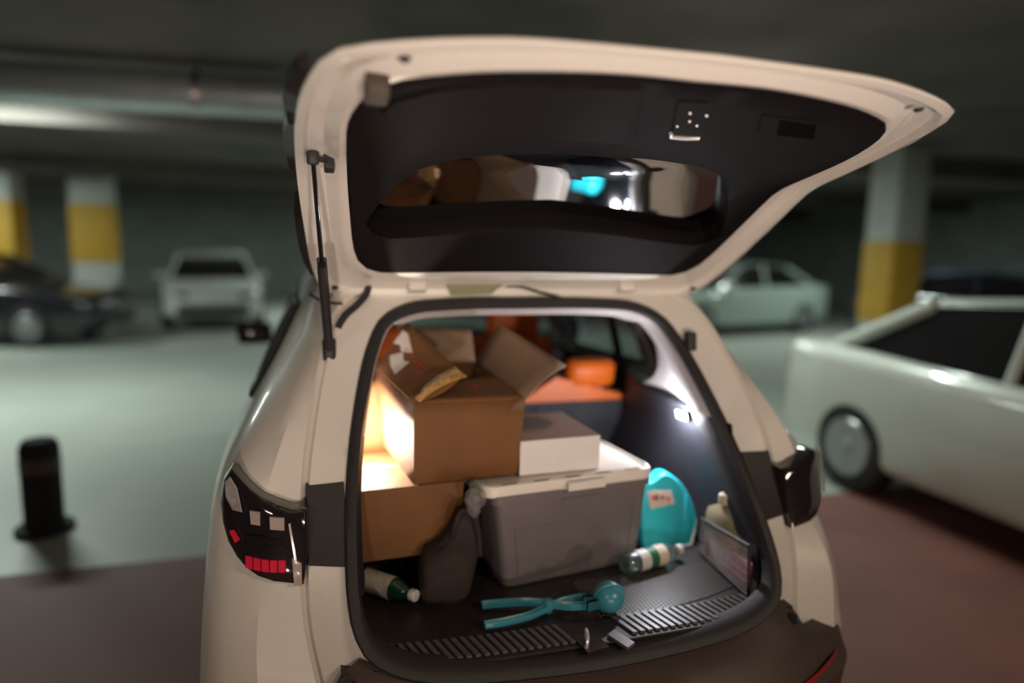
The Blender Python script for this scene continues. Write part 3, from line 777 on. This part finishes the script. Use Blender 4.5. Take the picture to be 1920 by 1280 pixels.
LRT = [(.835, 1.078), (.850, 1.062), (.862, 1.03)]+LOUT[3:15]+[(.765, 1.070), (.79, 1.078), (.812, 1.082)]
for s in (-1, 1):
    LO = LOUT if s < 0 else LRT
    rings = []
    for sc, off in ((1.0, -.05), (1.0, .000), (.975, .010), (.9, .014), (.6, .016), (.3, .016), (.06, .016)):
        rings.append([(mx(q[0], s), Yl(q[0], q[1])-off, q[1]) for q in (LC+(np.array(p)-LC)*sc for p in LO)])
    tl = MB().loft(rings, True, True).build('tail_lamp', M['darklens'], CAR)
    if s < 0:
        for q in ([(.788, 1.053), (.765, 1.052), (.765, 1.022), (.785, 1.023)], [(.743, 1.042), (.711, 1.037), (.711, 1.009), (.742, 1.014)]):
            lpatch('reverse_lamp', q, .0165, .003, M['greysq'], s, tl)
        segs = [((.834, .990), .010), ((.820, .972), .012)]
        lpatch('red_tip', [(.836, 1.0), (.826, 1.004), (.812, .985), (.822, .976)], .0165, .003, M['redon'], s, tl)
        for k in range(5):
            h0 = .798-.0185*k; h1 = h0-.0150
            zb = lambda h: .918+(h-.707)*.10
            lpatch('red_segment', [(h0, zb(h0)), (h0, zb(h0)+.026), (h1, zb(h1)+.026), (h1, zb(h1))], .0165, .003, M['redon'], s, tl)
        lpatch('lens_glint', [(.848, 1.106), (.835, 1.120), (.818, 1.098), (.806, 1.046), (.829, 1.047), (.845, 1.073)], .0165, .002, M['glintlens'], s, tl)  # grey patch paints a reflection on the smoked lens
        lpatch('dark_strip', [(.798, .999), (.761, .999), (.713, .989), (.713, .972), (.755, .974), (.791, .982)], .0165, .002, M['gloss'], s, tl)
        lpatch('chrome_strip', [(.701, 1.023), (.696, 1.025), (.682, .939), (.688, .940)], .0165, .003, M['steel'], s, tl)
        lpatch('grey_wedge', [(.694, .948), (.674, .934), (.674, .886), (.690, .888)], .0165, .003, M['greysq'], s, tl)

    if s > 0: lpatch('lens_glint', [(.848, 1.080), (.838, 1.09), (.828, 1.0), (.820, .96), (.836, .96), (.845, 1.0)], .0165, .002, M['glintlens'], s, tl)  # painted highlight along the outer rim of the right lamp
    # black band between lamp and opening, lying on the jamb
    rg = []
    for z in np.linspace(.918, 1.082, 9):
        t = (z-.918)/.164
        h0 = .578; h1 = .668
        yj0 = np.interp(z, [.90, 1.03, 1.14], [-.025, .077, .163]); yj1 = np.interp(z, [.90, 1.05, 1.18], [.01, .09, .16])
        a = (mx(h0, s), yj0+.01, z); b0 = (mx(h0+.002, s), yj0-.009, z); c0 = (mx(h1, s), yj1-.010, z); d0 = (mx(h1+.006, s), yj1+.02, z)
        rg.append([a, b0, c0, d0])
    MB().loft(rg, False, False).add(rg[0], [(0, 1, 2, 3)]).add(rg[-1], [(0, 1, 2, 3)]).build('black_band', M['plastic'], CAR, angle=30)

# ================================================================ LOAD IN THE BOOT
def quad_box(name, bot, top, m, parent, th=.004, lid=False):
    """thin-walled carton body from 4 bottom and 4 top corners (ccw from front left); open on top unless lid"""
    b = MB(); Bt = [Vector(p) for p in bot]; Tp = [Vector(p) for p in top]
    cB = sum(Bt, Vector())/4; cT = sum(Tp, Vector())/4
    def bulge(A, Bq, C, D, out, amt=.006):
        n = 5; g = []
        for i in range(n):
            for j in range(n):
                u, v = i/(n-1), j/(n-1)
                p = (A*(1-u)+Bq*u)*(1-v)+(D*(1-u)+C*u)*v
                g.append(p+out*amt*math.sin(math.pi*u)*math.sin(math.pi*v))
        return g, [(i*n+j, (i+1)*n+j, (i+1)*n+j+1, i*n+j+1) for i in range(n-1) for j in range(n-1)]
    for k in range(4):
        q = (k+1) % 4
        out = ((Bt[k]+Bt[q])/2-cB).normalized()
        b.add(*bulge(Bt[k], Bt[q], Tp[q], Tp[k], out))
    b.add(Bt, [(3, 2, 1, 0)])
    if lid: b.add(Tp, [(0, 1, 2, 3)])
    o = b.build(name, m, parent, angle=30)
    if not lid:
        so = o.modifiers.new('thick', 'SOLIDIFY'); so.thickness = th; so.offset = -1
    return o


def flap(name, pts, m, parent, th=.004, bend=None):
    """bent carton flap: pts hinge a, hinge b, outer b, outer a"""
    A, Bq, C, D = [Vector(p) for p in pts]; n = 7; v = []
    nr = (Bq-A).cross(D-A).normalized()
    for j in range(n):
        t = j/(n-1)
        for i in range(n):
            u = i/(n-1)
            p = (A*(1-u)+Bq*u)*(1-t)+(D*(1-u)+C*u)*t
            v.append(p+nr*((bend or 0)*math.sin(math.pi*t)))
    o = MB().add(v, [(j*n+i, j*n+i+1, (j+1)*n+i+1, (j+1)*n+i) for j in range(n-1) for i in range(n-1)]).build(name, m, parent)
    so = o.modifiers.new('thick', 'SOLIDIFY'); so.thickness = th; so.offset = 0
    return o


def bil(pts, u, v):
    A, Bq, C, D = [Vector(p) for p in pts]
    return (A*(1-u)+Bq*u)*(1-v)+(D*(1-u)+C*u)*v


def patch(name, pts, uv, off, m, parent, th=.0012):
    """thin printed patch lying on a bilinear quad, uv polygon corners"""
    A, Bq, C, D = [Vector(p) for p in pts]
    nr = (Bq-A).cross(D-A).normalized()
    return MB().sheet([bil(pts, u, v)+nr*off for u, v in uv], th, nr if off > 0 else -nr).build(name, m, parent, smooth=False)


# low black crate under the lower carton
cr_ = empty('fabric_crate', (-.37, .36, FZ), 'low black fabric crate under the lower cardboard box', 'crate')
MB().rbox((-.365, .42, FZ+.052), (.150, 0, 0), (0, .11, 0), (0, 0, .051), .02).build('crate_body', M['black'], cr_)
MB().rbox((-.365, .42, FZ+.098), (.153, 0, 0), (0, .113, 0), (0, 0, .0055), .02).build('crate_rim', M['rubber'], cr_)

# lower carton
Z0, Z1 = .8245, 1.026
lb = empty('cardboard_box', (-.37, .35, Z0), 'closed cardboard box on the left, under the open box, its top brightly lit', 'box')
LBb = [(-.522, .185, Z0), (-.228, .205, Z0), (-.235, .545, Z0), (-.522, .525, Z0)]
LBt = [(-.524, .185, Z1), (-.214, .205, Z1), (-.222, .545, Z1), (-.524, .525, Z1)]
quad_box('carton', LBb, LBt, M['card'], lb, lid=True)
FB = [(-.527, .515, Z1), (-.30, .53, Z1), (-.30, .535, Z1+.235), (-.520, .520, Z1+.235)]
flap('carton_flap', FB, M['card'], lb, .004)
patch('tape', [LBt[0], LBt[1], LBt[2], LBt[3]], [(0, .46), (1, .46), (1, .58), (0, .58)], .0005, M['amber'], lb)

# upper open carton
ub = empty('cardboard_box', (-.22, .34, 1.05), 'large open cardboard box with raised flaps and torn white labels, on the left', 'box')
UBf = [(-.361, .166, 1.040), (-.063, .190, 1.040), (-.105, .500, 1.062), (-.412, .480, 1.062)]
UBt = [(-.360, .166, 1.264), (-.044, .190, 1.256), (-.112, .520, 1.300), (-.436, .500, 1.305)]
quad_box('carton', UBf, UBt, M['card'], ub, .005)
FL = [UBt[3], UBt[0], (-.208, .25, 1.322), (-.342, .52, 1.446)]
FR = [UBt[1], UBt[2], (-.046, .46, 1.436), (.132, .34, 1.318)]
FF = [UBt[0], UBt[1], (-.065, .39, 1.284), (-.195, .355, 1.282)]
FK = [UBt[2], UBt[3], (-.30, .565, 1.415), (-.115, .57, 1.405)]
flap('left_flap', FL, M['card'], ub, .005, -.018)
flap('right_flap', FR, M['cardin'], ub, .005, -.012)
flap('front_flap', FF, M['card'], ub, .005)
flap('back_flap', FK, M['cardin'], ub, .005)


def onflap(name, poly, m, off=-.021):
    # the flap bows outwards: follow its bend
    nr = (Vector(FL[1])-Vector(FL[0])).cross(Vector(FL[3])-Vector(FL[0])).normalized()
    P = [bil(FL, u, v)+nr*(-.018*math.sin(math.pi*v)) for u, v in poly]
    sgn = 1 if nr.dot(CAMP-P[0]) > 0 else -1
    return MB().sheet([p+nr*sgn*.0035 for p in P], .001, nr*sgn).build(name, m, ub, smooth=False)


onflap('white_label', [(0, .54), (.05, .84), (.14, .86), (.33, .64), (.17, .52), (.10, .60)], M['sticker'])
onflap('white_label', [(.07, .33), (.20, .53), (.30, .42), (.38, .48), (.39, .15), (.22, .20)], M['sticker'])
for u, v, du, dv in ((.20, .60, .05, .02), (.29, .62, .03, .06), (.34, .58, .05, .02), (.42, .50, .03, .07), (.47, .55, .06, .02), (.50, .46, .02, .09), (.55, .55, .04, .03), (.57, .42, .03, .06), (.62, .50, .02, .08), (.25, .50, .05, .015), (.43, .40, .06, .018), (.04, .46, .05, .02)):
    onflap('red_stroke', [(u, v), (u+du, v+.02), (u+du, v+dv+.02), (u, v+dv)], M['redink'])
TP = [bil(FL, u, v)+(Vector(FL[1])-Vector(FL[0])).cross(Vector(FL[3])-Vector(FL[0])).normalized()*(-.018*math.sin(math.pi*v)-.006) for u, v in ((1.02, .12), (1.02, .45), (1.02, .8), (1.0, 1.02), (.90, .98), (.86, .8), (.91, .45), (.95, .12))]
b = MB()
n = 12
rg = []
for k in range(n+1):
    t = k/n
    a = bil(FL, .885+.10*(1-t), .08+.92*t); c = bil(FL, 1.035, .08+.92*t)
    w = .004+.003*math.sin(k*2.3)
    nr = (Vector(FL[1])-Vector(FL[0])).cross(Vector(FL[3])-Vector(FL[0])).normalized()
    nr = nr if nr.dot(CAMP-a) > 0 else -nr
    base = nr*(.018*math.sin(math.pi*(.08+.92*t)))
    rg.append([a+base+nr*.005, a*.6+c*.4+base+nr*(.006+w), a*.2+c*.8+base+nr*(.008+w*.5), c+base*.8-nr*.004])
b.loft(rg, False).build('clear_tape', M['amber'], ub)
for u, v in ((.42, .50), (.47, .46), (.45, .56)):
    patch('red_stroke', FF, [(u, v), (u+.035, v+.03), (u+.03, v+.09), (u-.005, v+.05)], .004 if (Vector(FF[1])-Vector(FF[0])).cross(Vector(FF[3])-Vector(FF[0])).z > 0 else -.004, M['redink'], ub)

# storage bin
bn_ = empty('storage_bin', (.09, .32, FZ), 'grey plastic storage bin with a white lid, in the middle of the boot', 'storage bin')
BB = [Vector(p) for p in ((-.109, .143, FZ), (.339, .209, FZ), (.292, .525, FZ), (-.150, .468, FZ))]
BT = [Vector(p) for p in ((-.143, .128, 1.0), (.366, .200, 1.0), (.318, .520, 1.0), (-.188, .458, 1.0))]


def rquad(C4, r, n=4, dz=0., sc=1.):
    """rounded quadrilateral ring"""
    c = sum(C4, Vector())/4; P = [c+(p-c)*sc+Vector((0, 0, dz)) for p in C4]; out = []
    for k in range(4):
        p = P[k]; a = (P[k-1]-p).normalized(); q = (P[(k+1) % 4]-p).normalized()
        for i in range(n+1):
            t = i/n
            out.append(p+a*r*(1-t)**2+q*r*t**2)
    return out


tub = MB().loft([rquad(BB, .025, 4, .0, .97), rquad(BB, .028, 4, .006)]+[rquad([a*(1-t)+c*t for a, c in zip(BB, BT)], .03) for t in (.3, .6, .9)]+[rquad(BT, .03, 4, -.028, 1.0), rquad(BT, .03, 4, -.028, 1.02), rquad(BT, .03, 4, -.002, 1.025)], True, True).build('tub', M['binb'], bn_, angle=30)


def onbin(u, v, off=.0):
    """point on the front wall of the tub"""
    p = (BB[0]*(1-u)+BB[1]*u)*(1-v)+(BT[0]*(1-u)+BT[1]*u)*v
    d = (BB[1]-BB[0]).normalized(); nr = Vector((d.y, -d.x, .0))
    return p+nr*off


for nm, u0, u1, v0, v1, o in (('handle_recess', .40, .66, .80, .885, .004), ('moulded_panel', .07, .17, .56, .60, .0015)):
    MB().loft([[onbin(u0, v0, -.003), onbin(u1, v0, -.003), onbin(u1, v1, -.003), onbin(u0, v1, -.003)], [onbin(u0+.01, v0+.01, o), onbin(u1-.01, v0+.01, o), onbin(u1-.01, v1-.01, o), onbin(u0+.01, v1-.01, o)]], True, True).build(nm, M['binb'], bn_)
MB().tube([onbin(.10, .10, .0005), onbin(.10, .62, .0005), onbin(.33, .62, .0005)], .002, 6).tube([onbin(.90, .06, .0005), onbin(.90, .80, .0005)], .002, 6).build('moulding_line', M['binb'], bn_)
LF = [Vector(p) for p in ((-.176, .126, 1.0), (.376, .188, 1.0), (.330, .528, 1.0), (-.222, .466, 1.0))]
lid = MB().loft([rquad(LF, .045, 6, -.006, .985), rquad(LF, .05, 6, -.004, 1.0), rquad(LF, .05, 6, .018, 1.0), rquad(LF, .05, 6, .026, .985), rquad(LF, .05, 6, .0275, .965), rquad(LF, .045, 6, .023, .94), rquad(LF, .04, 6, .022, .90), rquad(LF, .035, 6, .0265, .885), rquad(LF, .03, 6, .0265, .5)], True, True).build('lid', M['binl'], bn_, angle=40)
cL = sum(LF, Vector())/4
for k in range(5):
    t = .12+.76*k/4
    a = (LF[0]*(1-t)+LF[1]*t); a = a+(cL-a)*.055+Vector((0, 0, .0268))
    d = (LF[1]-LF[0]).normalized()*.022; e = (cL-a); e.z = 0; e = e.normalized()*.005
    MB().obox(a+Vector((0, 0, .0004)), d, e, (0, 0, .0012)).build('lid_slot', M['binb'], lid, smooth=False)
MB().obox(onbin(.53, 1.02, .026)+Vector((0, 0, .003)), (LF[1]-LF[0]).normalized()*.06, Vector((.0, -.006, 0)), (0, 0, .010)).build('lid_clip', M['binl'], lid)

# small white carton on the lid
wb = empty('white_box', (.07, .34, 1.03), 'small white box with a round printed emblem on top, standing on the bin lid', 'box')
WB = [(-.054, .197, 1.0285), (.197, .209, 1.0285), (.183, .497, 1.0285), (-.060, .489, 1.0285)]
WT = [(-.054, .197, 1.131), (.197, .209, 1.131), (.183, .497, 1.131), (-.060, .489, 1.131)]
quad_box('carton', WB, WT, M['white'], wb, lid=False).modifiers.clear()
pkt = mat('pink_grey_print', (.52, .40, .38), .5, noise=.04, nscale=20)
tp = MB().sheet([Vector(p)-Vector((0, 0, .001)) for p in WT], .002, (0, 0, 1)).build('printed_top', pkt, wb, smooth=False)
for nm, r, m, z in (('emblem_ring', .098, mat('emblem_rose', (.55, .33, .30), .5, noise=.1, nscale=30), .0012), ('emblem_disc', .082, mat('emblem_olive', (.24, .23, .17), .5, noise=.12, nscale=30), .0018), ('emblem_core', .050, mat('emblem_grey', (.22, .22, .22), .5, noise=.12, nscale=30), .0024)):
    MB().lathe((.022, .385, 1.131), (0, 0, 1), [(0, r), (z, r), (z, 0)], 32).build(nm, m, tp)
MB().sheet([(-.055, .1965, 1.03), (-.055, .4, 1.03), (-.055, .4, 1.10), (-.055, .1965, 1.10)], .0008, (-1, 0, 0)).build('dark_side_print', M['darkink'], wb, smooth=False)

# crumpled clear wrap by the lid corner
cw_ = empty('plastic_wrap', (-.20, .12, .99), 'crumpled clear plastic wrap hanging at the left corner of the bin lid', 'plastic wrap')
random.seed(9)
rg = []
for k in range(6):
    z = 1.038-.016*k; r = (.012, .026, .030, .026, .020, .008)[k]
    rg.append([(-.205+math.cos(2*math.pi*j/10)*r*random.uniform(.6, 1.25), .112+math.sin(2*math.pi*j/10)*r*.55*random.uniform(.6, 1.2), z+random.uniform(-.004, .004)) for j in range(10)])
MB().loft(rg, True, True).build('film', M['cling'], cw_, angle=15)

# brown bag between carton and bin
bg = empty('brown_bag', (-.28, .14, FZ), 'limp dark brown bag slumped between the lower cardboard box and the bin', 'bag')
random.seed(5)
rg = []
for z, x0, x1, y0, y1 in ((.7215, -.340, -.228, .098, .178), (.75, -.349, -.215, .085, .182), (.79, -.348, -.205, .085, .182), (.83, -.345, -.196, .092, .182), (.862, -.335, -.188, .108, .182), (.870, -.30, -.185, .12, .18), (.90, -.272, -.178, .13, .18), (.935, -.252, -.180, .14, .18), (.962, -.240, -.195, .15, .178), (.968, -.228, -.205, .16, .172)):
    ring = []
    N = 24
    for j in range(N):
        t = 2*math.pi*j/N; ct, st = math.cos(t), math.sin(t)
        e = .45
        px = (x0+x1)/2+(x1-x0)/2*math.copysign(abs(ct)**e, ct)*(1+.04*math.sin(5*t+z*40)); py = (y0+y1)/2+(y1-y0)/2*math.copysign(abs(st)**e, st)*(1+.06*math.sin(7*t+z*70))
        ring.append((px, py, z+.004*math.sin(3*t)*(z > .75)))
    rg.append(ring)
MB().loft(rg, True, True).build('bag_body', M['bag'], bg, angle=60)
MB().tube(cr([(-.262, .136, .86), (-.255, .128, .93), (-.236, .13, .968), (-.205, .128, .955), (-.190, .125, .90), (-.186, .118, .84)], 5), .007, 8).build('handle', M['bag'], bg)


# water bottles
def bottle(name, a, b_, lab, cat, body, capm, bands, rad=.031):
    A, Bq = Vector(a), Vector(b_); d = Bq-A; L = d.length
    t = empty(name, A-Vector((0, 0, rad)), lab, cat, None)
    prof = [(0, .0), (.004, rad*.55), (0, rad*.8), (.006, rad*.97), (.02, rad)]
    for k in range(6): prof += [(.03+k*(L*.55/6), rad), (.03+k*(L*.55/6)+.006, rad*.955), (.03+k*(L*.55/6)+.012, rad)]
    prof += [(L*.68, rad*.99), (L*.78, rad*.8), (L*.86, rad*.48), (L*.90, rad*.42), (L*.93, rad*.42)]
    MB().lathe(A, d, prof, 20, False).build('bottle_body', body, t)
    MB().lathe(A, d, [(L*.915, rad*.50), (L*.92, rad*.52), (L*.99, rad*.52), (L, rad*.46), (L, 0)], 16, True).build('bottle_cap', capm, t)
    for nm, u0, u1, m in bands:
        MB().lathe(A, d, [(L*u0, rad*1.0), (L*u0, rad*1.02), (L*u1, rad*1.02), (L*u1, rad*1.0)], 24, False).build(nm, m, t)
    return t


bottle('water_bottle', (.258, .135, FZ+.0335), (.478, .190, FZ+.0335), 'clear water bottle with a green and white label, lying in front of the turquoise scoop', 'bottle', M['pet'], M['cap'],
       [('label_band', .20, .36, M['cap']), ('green_band', .37, .50, M['green']), ('label_band', .50, .66, M['label'])])
bottle('water_bottle', (-.520, .262, FZ+.034), (-.362, .104, FZ+.034), 'green water bottle with a cream label, lying at the left edge of the boot', 'bottle', M['petgreen'], M['cap'],
       [('label_band', .22, .66, M['label'])], .031)

# turquoise scoop standing against the lining
sc_ = empty('plastic_scoop', (.48, .29, FZ), 'bright turquoise plastic scoop with a pale sticker, standing right of the bin', 'scoop')
SO = [(.392, .30, .727), (.475, .272, .7225), (.560, .262, .727), (.590, .278, .781), (.586, .298, .838), (.561, .318, .897), (.519, .33, .938), (.485, .33, .946), (.45, .325, .929), (.404, .32, .911), (.396, .31, .834)]
SO = [(x, .266+.31*(z-.7225), z) for x, y, z in SO]
so2 = cr(SO, 4, True); cS = sum((np.array(p) for p in SO))/len(SO)
rings = []
for sc, dy in ((1.0, .050), (1.0, .007), (.985, .001), (.955, -.0015), (.93, -.0015)):
    rings.append([tuple(cS+(p-cS)*np.array((sc, 1, sc))+np.array((0, dy, 0))) for p in so2])
bl = MB().loft(rings, True, False).add(rings[-1], [tuple(range(len(so2)))]).build('blade', M['cyan'], sc_, angle=40)
sm = bl.modifiers.new('thick', 'SOLIDIFY'); sm.thickness = .003; sm.offset = -1
MB().tube([(.592, .292, .80), (.560, .262, .7255), (.50, .268, .7255)], .0035, 6).build('pale_edge', M['label'], sc_)
MB().tube([(x, .266+.31*(z-.7225)+.001, z) for x, z in ((.563, .880), (.550, .82), (.543, .74))], .004, 6).build('fold', M['cyan'], sc_)
ST = [(.418, .300, .896), (.443, .302, .901), (.506, .300, .896), (.513, .296, .856), (.424, .296, .847)]
stk = MB().sheet([(x, .266+.31*(z-.7225)-.005, z) for x, y, z in ST], .0015, (0, -1, 0)).build('sticker', mat('pale_sticker', (.66, .50, .44), .5, noise=.2, nscale=150), sc_, smooth=False)
random.seed(3)
for k in range(7):
    x = .434+random.random()*.068; z = .862+random.random()*.024
    MB().obox((x, .266+.31*(z-.7225)-.0068, z), (.004+random.random()*.005, 0, 0), (0, .0008, 0), (0, .0010, .0033)).build('sticker_print', M['redink'] if k % 3 else M['darkink'], stk, smooth=False)

# snowball maker tongs
tg_ = empty('snowball_tongs', (-.03, -.01, FZ), 'teal plastic snowball tongs lying open on the boot floor near the sill', 'tongs')
zc = FZ+.016
def arm(pts, w):
    P = cr(pts, 5); rg = []
    for i, p in enumerate(P):
        d = np.array(P[min(i+1, len(P)-1)])-np.array(P[max(i-1, 0)]); d /= np.linalg.norm(d); sd = np.array((d[1], -d[0], 0)); sd /= np.linalg.norm(sd)
        up = np.array((0, 0, 1.)); ww = w*(1 if i > 1 else .9)
        rg.append([tuple(np.array(p)+sd*ww*a+up*b2) for a, b2 in ((-1, -.006), (-.7, -.009), (.7, -.009), (1, -.006), (1, .006), (.72, .009), (.45, .004), (-.45, .004), (-.72, .009), (-1, .006))])
    return MB().loft(rg, True, True)
arm([(-.196, .048, zc), (-.15, .046, zc), (-.09, .034, zc+.002), (-.035, .004, zc+.008), (.02, -.030, zc+.010), (.085, -.050, zc+.016)], .0095).build('arm', M['teal'], tg_, angle=40)
arm([(-.212, -.046, zc), (-.16, -.044, zc), (-.09, -.032, zc), (-.035, -.010, zc+.002), (.02, .004, zc+.006), (.080, -.002, zc+.014)], .0095).build('arm', M['teal'], tg_, angle=40)
MB().lathe((-.030, -.003, zc-.012), (0, 0, 1), [(0, .013), (.032, .013), (.034, .010), (.034, 0)], 16).build('pivot', M['teal'], tg_)
bc = Vector((.128, -.040, FZ+.0435)); ax = Vector((.10, .95, .25)).normalized()
for sg in (-1, 1):
    prof = [(.001, .0425)]+[(.042*math.sin(t), .042*math.cos(t)) for t in np.linspace(.05, math.pi/2, 10)]
    prof = [(.0, .044), (.003, .044), (.004, .042)]+prof[1:]
    cp = MB().lathe(bc, ax*sg, prof, 24).build('cup', M['teal'], tg_)
    for q in (0, 1): MB().obox(bc+Vector((-.048, -.006+.012*sg, -.006)), (.022, -.004*sg, 0), (0, .004, 0), (0, 0, .012)).build('cup_rib', M['teal'], cp)

# washer fluid jug in the side pocket, packets and net
jg = empty('fluid_jug', (.580, .13, FZ), 'pale yellowish fluid jug with a cap, held behind the net pocket on the right', 'jug')
MB().loft([[(.580+a*w, .128+b2*dd, z) for a, b2 in ((1, .5), (.6, 1), (-.6, 1), (-1, .5), (-1, -.5), (-.6, -1), (.6, -1), (1, -.5))] for z, w, dd in ((.7215, .026, .060), (.73, .029, .066), (.865, .029, .066), (.888, .027, .058), (.905, .019, .026), (.912, .014, .016), (.925, .013, .014))], True, True).build('jug_body', M['jug'], jg, angle=40)
MB().lathe((.576, .120, .922), (0, 0, 1), [(0, .018), (.002, .019), (.026, .019), (.029, .016), (.029, 0)], 14).build('jug_cap', M['label'], jg)
pp = empty('packet', (.578, .02, FZ), 'pink patterned packet behind the net pocket on the right', 'packet')
MB().rbox((.566, .012, FZ+.042), (.007, 0, 0), (-.006, .046, .0), (0, 0, .040), .007).build('packet_body', M['pink'], pp)
N0 = [Vector(p) for p in ((.556, .205, .838), (.540, -.060, .868), (.535, -.075, .730), (.556, .210, .728))]
b = MB()
for k in range(18):
    u = k/17
    b.tube([bil(N0, u, 0), bil(N0, min(1, u+.45) if u+.45 <= 1 else 1, 1 if u+.45 <= 1 else (1-u)/.45)], .0013, 4)
    b.tube([bil(N0, u, 0), bil(N0, max(0, u-.45), 1 if u-.45 >= 0 else u/.45)], .0013, 4)
for v in np.linspace(.1, .9, 6):
    b.tube([bil(N0, 0, v), bil(N0, 1, v)], .0006, 4)
nn = b.build('net_pocket', mat('pale_net', (.50, .44, .47), .7, noise=.1, nscale=60), CAR)
MB().tube([N0[0], N0[1]], .006, 8).build('net_strap', M['rubber'], nn)
MB().tube([N0[1], N0[2], N0[3]], .004, 8).build('net_hem', M['rubber'], nn)
